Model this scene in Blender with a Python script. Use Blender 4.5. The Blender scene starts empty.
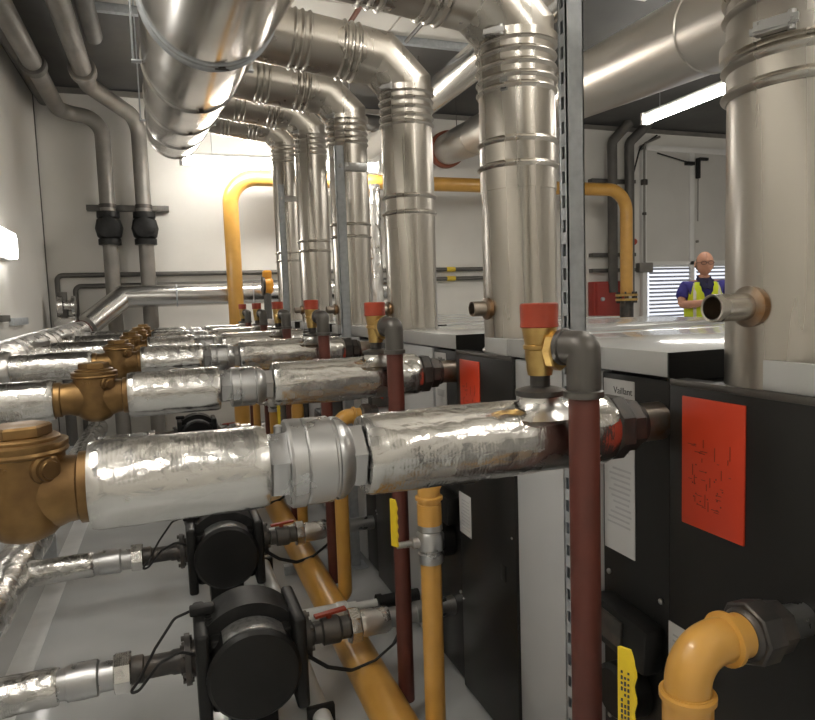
import bpy, bmesh, math, random
from mathutils import Vector, Matrix, noise
random.seed(7)
S = bpy.context.scene
C = S.collection
PI = math.pi
V = Vector

# ---------------------------------------------------------------- materials
def mat(name, color, metal=0.0, rough=0.5, bump=None, var=None, emit=None, coat=0.0, spec=None, stretch=(1, 1, 1), rvar=None, aniso=0):
    m = bpy.data.materials.new(name); m.use_nodes = True
    nt = m.node_tree; N = nt.nodes; L = nt.links
    b = N['Principled BSDF']
    b.inputs['Base Color'].default_value = (*color, 1)
    b.inputs['Metallic'].default_value = metal
    b.inputs['Roughness'].default_value = rough
    if spec is not None: b.inputs['Specular IOR Level'].default_value = spec
    if coat:
        b.inputs['Coat Weight'].default_value = coat; b.inputs['Coat Roughness'].default_value = .08
    if emit:
        b.inputs['Emission Color'].default_value = (*emit[0], 1); b.inputs['Emission Strength'].default_value = emit[1]
    tc = N.new('ShaderNodeTexCoord'); mp = N.new('ShaderNodeMapping'); mp.inputs['Scale'].default_value = stretch
    L.new(tc.outputs['Object'], mp.inputs['Vector'])
    if var:      # (scale, colour2, low, high)
        n = N.new('ShaderNodeTexNoise'); n.inputs['Scale'].default_value = var[0]; n.inputs['Detail'].default_value = 6
        L.new(mp.outputs[0], n.inputs['Vector'])
        r = N.new('ShaderNodeMapRange'); r.inputs['From Min'].default_value = var[2]; r.inputs['From Max'].default_value = var[3]
        L.new(n.outputs['Fac'], r.inputs['Value'])
        mx = N.new('ShaderNodeMix'); mx.data_type = 'RGBA'
        mx.inputs['A'].default_value = (*color, 1); mx.inputs['B'].default_value = (*var[1], 1)
        L.new(r.outputs[0], mx.inputs['Factor']); L.new(mx.outputs['Result'], b.inputs['Base Color'])
    if rvar:     # (scale, rough lo, rough hi)
        n = N.new('ShaderNodeTexNoise'); n.inputs['Scale'].default_value = rvar[0]; n.inputs['Detail'].default_value = 4
        L.new(mp.outputs[0], n.inputs['Vector'])
        r = N.new('ShaderNodeMapRange'); r.inputs['From Min'].default_value = .35; r.inputs['From Max'].default_value = .65
        r.inputs['To Min'].default_value = rvar[1]; r.inputs['To Max'].default_value = rvar[2]
        L.new(n.outputs['Fac'], r.inputs['Value']); L.new(r.outputs[0], b.inputs['Roughness'])
    if bump:     # list of (kind, scale, strength, distance)
        prev = None
        for kind, sc, st, dist in bump:
            if kind == 'v':
                n = N.new('ShaderNodeTexVoronoi'); n.feature = 'DISTANCE_TO_EDGE'; out = n.outputs['Distance']
            else:
                n = N.new('ShaderNodeTexNoise'); n.inputs['Detail'].default_value = 5; out = n.outputs['Fac']
                if kind == 'd': n.inputs['Distortion'].default_value = 1.6
            if kind == 'w':
                n = N.new('ShaderNodeTexWave'); n.bands_direction = 'X'; n.inputs['Distortion'].default_value = 2.5; n.inputs['Detail'].default_value = 3; out = n.outputs['Fac']
            if kind == 'f':
                n = N.new('ShaderNodeTexVoronoi'); n.feature = 'F1'; out = n.outputs['Distance']
            n.inputs['Scale'].default_value = sc
            L.new(mp.outputs[0], n.inputs['Vector'])
            bp = N.new('ShaderNodeBump'); bp.inputs['Strength'].default_value = st; bp.inputs['Distance'].default_value = dist
            L.new(out, bp.inputs['Height'])
            if prev: L.new(prev.outputs[0], bp.inputs['Normal'])
            prev = bp
        L.new(prev.outputs[0], b.inputs['Normal'])
    return m

M = {}
M['steel'] = mat('stainless_steel', (.52, .49, .445), 1, .27, rvar=(1.2, .24, .33), bump=[('n', 1.0, .04, .006)], stretch=(9, 9, .35), var=(.8, (.47, .44, .395), .3, .8))
M['matt_duct'] = mat('matt_duct_steel', (.50, .48, .445), 1, .36, var=(1.5, (.45, .43, .39), .3, .8))
M['galv_duct'] = mat('polished_duct_steel', (.62, .61, .585), 1, .2, bump=[('n', 2, .05, .02)], rvar=(2.5, .16, .26))
M['foil'] = mat('aluminium_foil', (.58, .57, .55), 1, .25, bump=[('f', 20, .34, .008), ('v', 44, .5, .0026), ('w', 70, .045, .001), ('n', 240, .25, .0009)], rvar=(14, .15, .29), stretch=(.7, 1, 1))
M['foil_dull'] = mat('dull_foil_cladding', (.72, .705, .68), 1, .30, bump=[('f', 12, .35, .012), ('v', 30, .2, .003), ('n', 120, .2, .002)], rvar=(10, .22, .42))
M['foil_plain'] = mat('smooth_aluminium_cladding', (.66, .65, .63), 1, .27, bump=[('n', 6, .08, .01)])
M['zinc'] = mat('machined_steel', (.50, .50, .50), 1, .33, bump=[('n', 60, .04, .002)], rvar=(20, .26, .42))
M['galv'] = mat('galvanised_steel', (.52, .55, .58), .4, .40, var=(40, (.44, .47, .50), .4, .65), rvar=(30, .35, .5))
M['bronze'] = mat('cast_bronze', (.255, .155, .062), .9, .38, bump=[('n', 110, .16, .0015), ('n', 25, .08, .004)], var=(14, (.13, .075, .034), .4, .7), rvar=(24, .32, .5))
M['brass'] = mat('yellow_brass', (.62, .43, .16), .95, .3, bump=[('n', 60, .08, .002)], var=(20, (.45, .28, .1), .4, .7))
M['iron'] = mat('malleable_iron', (.06, .056, .053), .55, .42, bump=[('n', 80, .15, .002)], var=(18, (.13, .105, .085), .45, .75))
M['iron_lt'] = mat('grey_iron_fitting', (.12, .113, .105), .6, .36, bump=[('n', 70, .12, .002)])
M['yellow'] = mat('ochre_gas_paint', (.62, .335, .072), 0, .3, coat=.25, bump=[('n', 35, .05, .003)], var=(9, (.54, .285, .06), .4, .75))
M['lever_yellow'] = mat('yellow_lever_plastic', (.78, .57, .02), 0, .4, var=(30, (.7, .5, .02), .4, .7))
M['oxide'] = mat('red_oxide_paint', (.115, .03, .02), 0, .5, bump=[('n', 60, .1, .002)], var=(12, (.085, .024, .016), .4, .7))
M['cap_red'] = mat('red_valve_cap', (.36, .045, .016), 0, .42, var=(30, (.30, .038, .015), .4, .7))
M['plate_red'] = mat('red_enamel_plate', (.66, .058, .02), 0, .38, var=(4, (.60, .05, .018), .4, .7))
M['black'] = mat('black_sheet_metal', (.012, .0117, .0113), 0, .40, spec=.4, bump=[('n', 150, .04, .001)], var=(5, (.015, .0145, .014), .4, .7))
M['black_plastic'] = mat('black_plastic', (.009, .0088, .0085), 0, .42, spec=.3, bump=[('n', 200, .1, .001)], var=(12, (.012, .0118, .0115), .4, .7))
M['rubber'] = mat('black_rubber', (.012, .012, .012), 0, .5, spec=.3, var=(30, (.02, .02, .02), .4, .7))
M['grey_panel'] = mat('light_grey_boiler_panel', (.50, .51, .52), 0, .3, var=(3, (.47, .48, .49), .4, .7))
M['lid'] = mat('glossy_grey_lid', (.56, .57, .57), .0, .17, coat=.3, var=(3, (.53, .54, .54), .4, .7))
M['label'] = mat('printed_label', (.60, .60, .60), 0, .5, var=(10, (.56, .56, .56), .4, .7))
M['ink'] = mat('dark_ink', (.05, .05, .055), 0, .5, var=(50, (.07, .07, .075), .4, .7))
M['ink_grey'] = mat('grey_ink', (.43, .43, .44), 0, .5, var=(50, (.46, .46, .47), .4, .7))
M['name_plate'] = mat('silver_name_plate', (.30, .30, .29), .7, .35, var=(60, (.2, .2, .2), .45, .6))
M['wall'] = mat('painted_block_wall', (.74, .72, .675), 0, .5, bump=[('n', 30, .05, .01)], var=(1.3, (.66, .64, .60), .4, .75))
M['wall_left'] = mat('gloss_white_panel_wall', (.74, .725, .69), 0, .38, bump=[('n', 8, .04, .02)], var=(1.1, (.67, .655, .62), .4, .8))
M['ceil'] = mat('white_ceiling_tile', (.80, .77, .71), 0, .7, var=(2, (.74, .71, .65), .4, .7))
M['ceil_dark'] = mat('dark_soffit', (.10, .098, .093), 0, .7, var=(2, (.075, .073, .07), .4, .7))
M['floor'] = mat('grey_floor_paint', (.56, .575, .58), 0, .16, coat=.35, var=(1.6, (.47, .485, .49), .38, .68), bump=[('n', 3, .05, .02)], rvar=(2.5, .10, .26))
M['line'] = mat('pale_floor_line', (.78, .79, .79), 0, .3, var=(9, (.68, .69, .69), .4, .7))
M['dark_pipe'] = mat('dark_grey_pipe', (.105, .10, .093), .3, .5, var=(6, (.14, .132, .12), .4, .7))
M['grey_pipe'] = mat('grey_coated_pipe', (.235, .22, .20), .3, .45, var=(5, (.18, .17, .155), .4, .7))
M['white_pipe'] = mat('white_plastic_pipe', (.72, .72, .70), 0, .3, var=(12, (.64, .64, .62), .4, .7))
M['tape'] = mat('yellow_band', (.75, .55, .05), 0, .5, var=(12, (.7, .5, .05), .4, .7))
M['red_box'] = mat('dark_red_cabinet_paint', (.33, .03, .022), 0, .45, var=(5, (.28, .03, .02), .4, .7))
M['lamp_far'] = mat('bright_lamp_tube', (1, 1, 1), 0, .4, emit=((1, .95, .87), 58), var=(5, (.98, .98, .98), .4, .7))
M['lamp'] = mat('lamp_tube', (1, 1, 1), 0, .4, emit=((1, .95, .87), 44), var=(5, (.98, .98, .98), .4, .7))
M['bulkhead'] = mat('bulkhead_lens', (1, 1, 1), 0, .4, emit=((1, .96, .9), 14), var=(5, (.98, .98, .98), .4, .7))
M['daylight'] = mat('daylight_behind_slats', (.8, .85, .9), 0, .6, emit=((.9, .94, 1), .85), var=(2, (.75, .8, .88), .4, .7))
M['white_metal'] = mat('white_enamel', (.72, .71, .69), 0, .4, var=(5, (.68, .67, .65), .4, .7))
M['louvre'] = mat('white_louvre', (.42, .43, .50), 0, .4, var=(5, (.38, .39, .46), .4, .7))
M['door'] = mat('pale_grey_door', (.58, .565, .535), 0, .5, var=(2, (.54, .525, .495), .4, .7))
M['skin'] = mat('skin', (.50, .25, .165), 0, .5, var=(12, (.50, .25, .16), .4, .7))
M['hivis'] = mat('yellow_hi_vis_cloth', (.62, .72, .02), 0, .7, var=(20, (.55, .64, .02), .4, .7))
M['reflect'] = mat('reflective_tape', (.55, .52, .47), .3, .4, var=(20, (.5, .47, .42), .4, .7))
M['polo'] = mat('royal_blue_cloth', (.035, .03, .22), 0, .8, var=(20, (.03, .025, .17), .4, .7))
M['collar'] = mat('navy_collar_cloth', (.02, .02, .06), 0, .8, var=(20, (.025, .025, .07), .4, .7))
M['trouser'] = mat('dark_trouser_cloth', (.03, .03, .04), 0, .8, var=(20, (.04, .04, .05), .4, .7))
M['hair'] = mat('grey_hair', (.30, .24, .18), 0, .8, var=(40, (.24, .19, .14), .4, .7))
M['rust'] = mat('heat_stained_steel', (.36, .31, .26), .9, .34, var=(18, (.27, .15, .07), .5, .68))
M['seal'] = mat('red_brown_fire_seal', (.20, .055, .028), 0, .7, var=(18, (.2, .06, .03), .4, .7))
M['orange'] = mat('orange_actuator', (.75, .33, .03), 0, .4, var=(18, (.65, .28, .03), .4, .7))

# ---------------------------------------------------------------- mesh builder
class MB:
    def __init__(s): s.bm = bmesh.new(); s.mi = 0; s.mats = []
    def use(s, m):
        if m not in s.mats: s.mats.append(m)
        s.mi = s.mats.index(m); return s
    def _set(s, fs):
        for f in fs: f.material_index = s.mi
    def box(s, x0, x1, y0, y1, z0, z1, bev=0, rot=None, seg=2):
        r = bmesh.ops.create_cube(s.bm, size=1)
        vs = r['verts']
        c = V(((x0+x1)/2, (y0+y1)/2, (z0+z1)/2)); d = (abs(x1-x0), abs(y1-y0), abs(z1-z0))
        for v in vs:
            p = V((v.co.x*d[0], v.co.y*d[1], v.co.z*d[2]))
            if rot: p = rot @ p
            v.co = p + c
        fs = set(f for v in vs for f in v.link_faces)
        s._set(fs)
        if bev:
            es = list(set(e for v in vs for e in v.link_edges))
            o = bmesh.ops.bevel(s.bm, geom=es, offset=bev, segments=seg, affect='EDGES', profile=.5)
            s._set(o['faces'])
        return s
    def rings(s, rings, cap0=True, cap1=True, closed=True):
        vv = [[s.bm.verts.new(p) for p in r] for r in rings]
        fs = []
        n = len(vv[0])
        for a, b in zip(vv, vv[1:]):
            for i in range(n if closed else n-1):
                j = (i+1) % n
                try: fs.append(s.bm.faces.new((a[i], a[j], b[j], b[i])))
                except ValueError: pass
        if cap0: fs.append(s.bm.faces.new(list(reversed(vv[0]))))
        if cap1: fs.append(s.bm.faces.new(vv[-1]))
        s._set(fs); return s
    def lathe(s, o, axis, prof, n=32, phase=0):
        """prof = [(distance along axis, radius)], from origin o"""
        o = V(o); a = V(axis).normalized()
        u = a.orthogonal().normalized()
        if abs(a.z) < .9: u = V((0, 0, 1)) - a*a.z; u.normalize()
        else: u = V((1, 0, 0))
        w = a.cross(u)
        R = []
        for t, r in prof:
            r = max(r, 1e-4)
            R.append([o + a*t + (u*math.cos(2*PI*i/n+phase) + w*math.sin(2*PI*i/n+phase))*r for i in range(n)])
        return s.rings(R)
    def hexa(s, o, axis, t0, t1, r, ch=.08, n=6, phase=0):
        k = r*ch
        return s.lathe(o, axis, [(t0, r-k), (t0+k, r), (t1-k, r), (t1, r-k)], n, phase)
    def tube(s, pts, r, n=20, fillet=0, seg=6, cap=True, rf=None):
        P = [V(p) for p in pts]
        if fillet:
            Q = [P[0]]
            for i in range(1, len(P)-1):
                a, b, c = P[i-1], P[i], P[i+1]
                d0 = (a-b); d1 = (c-b)
                ang = d0.angle(d1)
                if abs(ang-PI) < .01: Q.append(b); continue
                t = min(fillet/math.tan(ang/2), d0.length*.49 if i > 1 else d0.length*.98, d1.length*.49 if i < len(P)-2 else d1.length*.98)
                R = t*math.tan(ang/2)
                d0.normalize(); d1.normalize()
                bis = (d0+d1).normalized(); ctr = b + bis*(R/math.sin(ang/2))
                s0 = b+d0*t-ctr; s1 = b+d1*t-ctr
                tot = s0.angle(s1)
                for k in range(seg+1):
                    f = k/seg
                    v = (s0*math.sin((1-f)*tot) + s1*math.sin(f*tot))/math.sin(tot) if tot > 1e-4 else s0
                    Q.append(ctr+v)
            Q.append(P[-1]); P = Q
        d = (P[1]-P[0]).normalized()
        u = d.orthogonal().normalized(); w = d.cross(u)
        ring = [P[0] + (u*math.cos(2*PI*i/n)+w*math.sin(2*PI*i/n))*r for i in range(n)]
        R = [ring]
        for i in range(1, len(P)):
            din = (P[i]-P[i-1]).normalized()
            if i < len(P)-1:
                dout = (P[i+1]-P[i]).normalized(); nn = (din+dout).normalized()
            else: nn = din
            ring = [q + din*((P[i]-q).dot(nn)/din.dot(nn)) for q in R[-1]]
            R.append(ring)
        if rf:
            for i, rg in enumerate(R):
                R[i] = [P[i] + (q-P[i])*rf(i) for q in rg]
        return s.rings(R, cap, cap)
    def build(s, name, m=None, parent=None, sharp=35, loc=None):
        bmesh.ops.remove_doubles(s.bm, verts=s.bm.verts, dist=1e-6)
        bmesh.ops.recalc_face_normals(s.bm, faces=s.bm.faces)
        th = math.radians(sharp)
        for f in s.bm.faces: f.smooth = True
        for e in s.bm.edges:
            if len(e.link_faces) == 2 and e.calc_face_angle(0) > th: e.smooth = False
        me = bpy.data.meshes.new(name)
        base = V(loc) if loc else None
        if base:
            for v in s.bm.verts: v.co -= base
        s.bm.to_mesh(me); s.bm.free()
        if s.mats:
            for k in s.mats: me.materials.append(M[k])
        else: me.materials.append(M[m] if isinstance(m, str) else m)
        o = bpy.data.objects.new(name, me); C.objects.link(o)
        if base: o.location = base
        if parent: o.parent = parent
        return o

def tag(o, label, cat, group=None, kind=None):
    if label: o['label'] = label
    if cat: o['category'] = cat
    if group: o['group'] = group
    if kind: o['kind'] = kind
    return o
def thing(name, label, cat, loc=(0, 0, 0), group=None, rz=0):
    o = bpy.data.objects.new(name, None); C.objects.link(o); o.empty_display_size = .05
    o.location = loc; o.rotation_euler = (0, 0, rz)
    return tag(o, label, cat, group)
def struct(o): o['kind'] = 'structure'; return o

def crinkle(name, p0, p1, r, m, parent, amp=.0014, step=.010, n=56, seed=0, ends=True, loc=None):
    """foil wrapped sleeve with dents, creases and tucked ends"""
    p0, p1 = V(p0), V(p1); L = (p1-p0).length; a = (p1-p0).normalized()
    u = a.orthogonal().normalized(); w = a.cross(u)
    k = max(4, min(70, int(L/step))); R = []
    for i in range(k+1):
        t = i/k; x = t*L; rg = []
        e = min(x, L-x); tuck = -.0035*math.exp(-e/.003) if ends else 0
        for j in range(n):
            th = 2*PI*j/n
            q = V((x*7+seed*3.1, math.cos(th)*1.3, math.sin(th)*1.3))
            q2 = V((x*28+seed, math.cos(th)*4, math.sin(th)*4))
            rr = r + tuck + amp*noise.noise(q)*1.2 - amp*.9*abs(noise.noise(q2)) + amp*.5*noise.noise(q2*2.7)
            rg.append(p0 + a*x + (u*math.cos(th)+w*math.sin(th))*rr)
        R.append(rg)
    mb = MB(); mb.rings(R)
    return mb.build(name, m, parent, sharp=60, loc=loc)

def bar(mb, a, b, hw, hh, up=(0, 0, 1)):
    a, b = V(a), V(b); d = (b-a).normalized(); u = d.cross(V(up)).normalized()*hw; w = u.normalized().cross(d)*hh
    return mb.rings([[p+u+w, p-u+w, p-u-w, p+u-w] for p in (a, b)])

# ---------------------------------------------------------------- the room
XL, XR, YB, YF, ZC = -1.2, 9.6, 8.0, -3.2, 3.78
struct(MB().box(XL-.15, XR+.15, YF-.15, YB+.15, -.1, 0).build('floor', 'floor'))
struct(MB().box(XL-.12, XL, YF, YB, 0, ZC).build('wall_left', 'wall_left'))
struct(MB().box(XR, XR+.12, YF, YB, 0, ZC).build('wall_right', 'wall'))
struct(MB().box(XL-.12, XR+.12, YF-.12, YF, 0, ZC).build('wall_front', 'wall'))
mb = MB(); mb.use('wall').box(XL-.12, XR+.12, YB, YB+.12, 0, ZC)
struct(mb.build('wall_back'))
mb = MB()
mb.use('ceil_dark').box(XL-.12, XR+.12, YF-.12, YB+.12, ZC+.02, ZC+.1)
mb.use('ceil')
for x0, x1, y1 in ((-.40, 2.86, 5.78), (3.1, 3.85, 4.6), (4.6, 6.6, 1.2), (6.9, 9.2, 4.2)):
    x = x0
    while x < x1-.05:
        y = YF+.1
        while y < y1-.05:
            mb.box(x+.004, min(x+1.19, x1), y+.004, min(y+1.19, y1), ZC, ZC+.03)
            y += 1.2
        x += 1.2
struct(mb.build('ceiling'))
struct(MB().box(XL, XL+.008, YB-.022, YB, 0, ZC).build('trim_1', 'dark_pipe'))
struct(MB().box(XL, XR, YB-.02, YB, ZC-.06, ZC).build('trim_2', 'grey_pipe'))
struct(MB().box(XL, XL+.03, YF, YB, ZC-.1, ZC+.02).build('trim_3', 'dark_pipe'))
# pipe crossing beam under the dark soffit
struct(MB().box(-.42, 2.9, 5.79, 5.84, ZC-.06, ZC+.02).build('trim_4', 'galv'))
o = struct(MB().box(-.67, -.575, .4, 7.2, .0005, .003).build('trim_5', 'line'))

# doors with louvred lower panels in the back wall
d = thing('door_1', None, None, (7.45, YB, 0)); d['kind'] = 'structure'
def dl(mb, n, m, par=d): return mb.build(n, m, par)
mb = MB(); mb.box(-.78, .78, -.05, -.0, 0, 3.46, .004); dl(mb, 'door_leaf', 'door')
mb = MB()
for x0, x1, z0, z1 in ((-.86, -.78, 0, 3.54), (.78, .86, 0, 3.54), (-.86, .86, 3.46, 3.54), (.02, .10, 0, 3.46), (-.78, .78, 1.80, 1.86)):
    mb.box(x0, x1, -.07, -.0, z0, z1, .004)
dl(mb, 'door_frame', 'white_metal')
mb = MB()
for xa, xb in ((-.76, .0), (.12, .76)):
    mb.box(xa, xb, -.062, -.056, .28, 1.77)
dl(mb, 'daylight_gap', 'daylight')
mb = MB()
for k in range(26):
    z = .28+k*.058
    for xa, xb in ((-.76, .0), (.12, .76)):
        mb.box(xa, xb, -.095, -.088, z, z+.030, rot=Matrix.Rotation(math.radians(-30), 3, 'X'))
dl(mb, 'louvre_slats', 'louvre')
mb = MB()
bar(mb, (-.62, -.1, 3.42), (-.05, -.12, 3.30), .008, .008); mb.box(-.1, .05, -.13, -.07, 3.27, 3.32, .005)
mb.box(.15, .32, -.12, -.08, 3.35, 3.39, .004).box(.11, .16, -.13, -.07, 3.08, 3.38, .01)
dl(mb, 'door_closer', 'rubber')
mb = MB(); mb.tube([(.135, -.1, 3.1), (.135, -.1, 2.45)], .008); mb.lathe((.15, -.06, 2.15), (0, -1, 0), [(0, .02), (.03, .02)])
dl(mb, 'door_bolt', 'grey_pipe')

# ---------------------------------------------------------------- lamps
def batten(cx, cy, z, L, along, label, lm='lamp'):
    t = thing('fluorescent_lamp', label, 'lamp', (cx, cy, z), rz=0 if along == 'x' else PI/2)
    h = L/2
    MB().box(-h, h, -.03, .03, .03, .07, .006).build('lamp_housing', 'white_metal', t)
    mb = MB(); mb.lathe((-h+.03, 0, 0), (1, 0, 0), [(0, .03), (.006, .046), (L-.066, .046), (L-.06, .03)], 16)
    mb.build('lamp_tube', lm, t)
    mb = MB()
    for x in (-h, h-.03): mb.box(x, x+.03, -.05, .05, -.05, .07, .006)
    mb.build('end_cap', 'white_metal', t)
    mb = MB()
    for x in (-h*.7, h*.7): mb.tube([(x, 0, .07), (x, 0, ZC-z-.001)], .004, 8)
    mb.build('hanger_rod', 'galv', t)
    return t
batten(4.78, 4.95, 3.18, 1.55, 'y', 'glowing fluorescent tube hanging at right, slanting behind the nearest flue')
batten(1.25, 7.05, 2.87, 2.1, 'x', 'long fluorescent tube close to the back wall behind the row of flues', 'lamp_far')
batten(-.755, 1.0, 3.15, 1.5, 'y', 'added unseen fluorescent tube above the aisle at left of the big header duct')  # added out of frame for highlights along the foil pipes
batten(-.3, -1.3, 3.35, 1.5, 'y', 'added unseen fluorescent tube above the aisle behind the camera')  # lamp added behind the camera to light the room
batten(2.1, 1.2, 3.35, 1.5, 'y', 'added unseen fluorescent tube above the nearest boilers')  # added above the frame as extra room light
batten(2.1, -1.6, 3.35, 1.5, 'y', 'added unseen fluorescent tube on the ceiling behind the nearest boiler')  # never in view, added to light the room from behind
batten(4.9, 1.0, 3.35, 1.5, 'y', 'added unseen fluorescent tube above the open floor at right')  # out-of-frame lamp added for room light at right
batten(7.2, 2.6, 3.35, 1.5, 'y', 'added unseen fluorescent tube on the far right of the room')  # another unseen lamp, added to light the far right
t = thing('bulkhead_lamp', 'bright rounded bulkhead lamp on the left wall', 'lamp', (XL, 5.75, 1.925))
MB().box(0, .05, -.36, .36, -.115, .115, .02, seg=3).build('lamp_base', 'white_metal', t)
MB().box(.045, .10, -.345, .345, -.10, .10, .045, seg=5).build('lamp_lens', 'bulkhead', t)

# ---------------------------------------------------------------- wording helpers
ORD = ['nearest', 'second', 'third', 'fourth', 'fifth', 'sixth', 'farthest']
def nth(i): return ORD[i]

# ---------------------------------------------------------------- boilers
FX = .905
def text_mesh(body, size, mtx, name, m, parent):
    cu = bpy.data.curves.new(name, 'FONT'); cu.body = body; cu.size = size; cu.extrude = .0004; cu.align_x = 'CENTER'
    o = bpy.data.objects.new(name, cu); C.objects.link(o)
    dg = bpy.context.evaluated_depsgraph_get(); me = bpy.data.meshes.new_from_object(o.evaluated_get(dg))
    bpy.data.objects.remove(o)
    me.transform(mtx); me.materials.clear(); me.materials.append(M[m])
    ob = bpy.data.objects.new(name, me); C.objects.link(ob); ob.parent = parent
    return ob
# a panel facing -X: text right runs towards -Y
FACE = Matrix(((0, 0, -1, 0), (-1, 0, 0, 0), (0, 1, 0, 0), (0, 0, 0, 1)))
BL = ['black boiler at the right edge with a large red plate, nearest in the row',
      'second boiler in the row, with small white instruction label beside its black box',
      'third boiler, narrow red plate seen past the second flue',
      'fourth boiler from the front, behind the galvanised post',
      'fifth boiler from the front, mostly hidden by nearer flues',
      'sixth boiler from the front, near the far yellow pipe',
      'last boiler at the far end, before the back wall']
def boiler(i):
    y0 = i+.02
    t = thing('boiler', BL[i], 'boiler', (FX, y0, 0), 'boilers standing in a row')
    W = .985
    MB().box(.035, 1.42, .0, W, .06, 1.195, .004).build('case', 'black', t)
    MB().box(.06, 1.40, .02, W-.02, 0, .06).build('plinth', 'black', t)
    # lid with a notch that lets the flue pass
    mb = MB(); mb.box(.0, 1.45, 0, .645, 1.208, 1.258, .003); mb.box(.0, .010, .6455, .782, 1.208, 1.258, .002); mb.box(.25, 1.45, .6455, .782, 1.208, 1.258, .002)
    mb.build('lid', 'lid', t)
    MB().box(.0006, .40, -.004, -.0005, 1.200, 1.2565).build('lid_side', 'black', t)
    MB().box(.04, 1.4, .01, .6, 1.193, 1.209).build('lid_seal', 'rubber', t)
    MB().box(.0, .036, .215, .598, .03, 1.203, .003).build('side_panel', 'grey_panel', t)
    MB().box(.008, .036, .002, .213, .03, 1.200, .002).build('service_panel', 'black', t)
    mb = MB(); mb.box(-.008, .036, .600, W, .03, 1.207, .004)
    mb.build('rear_box', 'black', t)
    mb = MB(); mb.box(-.010, -.004, .602, W-.002, 1.196, 1.209, .002); mb.build('box_edge', 'iron_lt', t)
    # printed rating label
    mb = MB().use('label').box(.0055, .009, .104, .206, .80, 1.188, .0005).use('ink_grey')
    for k in range(12):
        z = 1.125-.0*k if k == 0 else 1.00-k*.0125
        mb.box(.0048, .0056, .112+random.random()*.01, .196-random.random()*.03, z, z+(.002 if k == 0 else .0045))
    mb.box(.0048, .0056, .12, .185, 1.03, 1.055)
    lb = mb.build('rating_label', None, t)
    text_mesh('Vaillant', .021, Matrix.Translation((.0052, .140, 1.158)) @ FACE, 'lettering', 'ink', lb)
    # red plate on the rear box with a faint printed wiring diagram
    pl = MB().box(-.012, -.0075, .805, .948, .938, 1.180, .0015).build('red_plate', 'plate_red', t)
    if i < 3:
        mb = MB()
        rnd = random.Random(3)
        for k in range(34):
            y = .83+rnd.random()*.095; z = .975+rnd.random()*.12
            if rnd.random() < .5: mb.box(-.0126, -.0119, y, y+.0008, z, z+.006+rnd.random()*.02)
            else: mb.box(-.0126, -.0119, y, y+.004+rnd.random()*.014, z, z+.0008)
        for k in range(16):
            y = .83+rnd.random()*.1; z = .98+rnd.random()*.09
            mb.box(-.0127, -.0119, y, y+.0022, z, z+.0022)
        mb.build('printed_diagram', 'oxide', pl)
    mb = MB().use('label').box(-.0095, -.0075, .895, .985, .585, .725, .0005).use('ink_grey')
    for k in range(9): mb.box(-.0102, -.0094, .905, .975-random.random()*.02, .70-k*.012, .7035-k*.012)
    mb.build('note_label', None, t)
    # gas control block on the service panel
    rot = Matrix.Rotation(math.radians(4), 3, 'X')
    gb = MB().box(-.045, .01, .012, .195, .598, .70, .012, rot=rot).build('control_block', 'black_plastic', t)
    MB().box(-.052, -.042, .08, .165, .625, .685, .004, rot=rot).build('block_cover', 'iron', gb)
    mb = MB(); mb.lathe((-.0, .10, .52), (-1, 0, 0), [(0, .06), (.05, .06), (.06, .05)], 24); mb.build('fan_inlet', 'black_plastic', t)
    mb = MB()
    for y, z in ((.19, .745), (.022, .745), (.19, .40), (.022, .35)): mb.lathe((.006, y, z), (-1, 0, 0), [(0, .006), (.004, .006), (.006, .003)], 12)
    for y, z in ((.62, 1.05), (.62, .68), (.97, .35)): mb.lathe((-.0085, y, z), (-1, 0, 0), [(0, .004), (.003, .003)], 10)
    mb.build('panel_screws', 'zinc', t)
    # pipe grommets
    mb = MB(); mb.lathe((.009, .03, 1.100), (-1, 0, 0), [(0, .05), (.004, .05)], 28) if False else None
    # hinge latch and tape mark low on the box
    MB().box(-.012, -.0075, .66, .69, .53, .58, .002).build('latch', 'rubber', t)
    return t
for i in range(7): boiler(i)

# ---------------------------------------------------------------- flues
FLX = 1.035; FR = .113
FXY = [(1.015, .83), (1.03, 1.80), (1.045, 2.80), (1.045, 3.80), (1.035, 4.78), (1.03, 5.80)]
FLAB = ['wide brushed steel flue at the right edge, nearest the camera',
        'second steel flue rising beside the slotted galvanised post',
        'third steel flue, with its whole angled elbow in view',
        'fourth steel flue, half hidden behind a galvanised post',
        'fifth steel flue, slim with two beaded joints',
        'sixth and farthest steel flue in the row']
def bead(r): return [(-.012, r), (-.008, r+.003), (-.004, r+.007), (0, r+.0085), (.004, r+.007), (.008, r+.003), (.012, r)]
def profile(z0, z1, r, beads):
    p = [(z0, r)]
    for b in sorted(beads):
        p += [(b+dz*.8, rr) for dz, rr in bead(r)]
    p.append((z1, r)); return p
HD = V((-.012, 1, .136)); 
def header_pt(y): return V((.228, 0, 2.115)) + V((-.012*y, y, .136*y))
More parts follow.
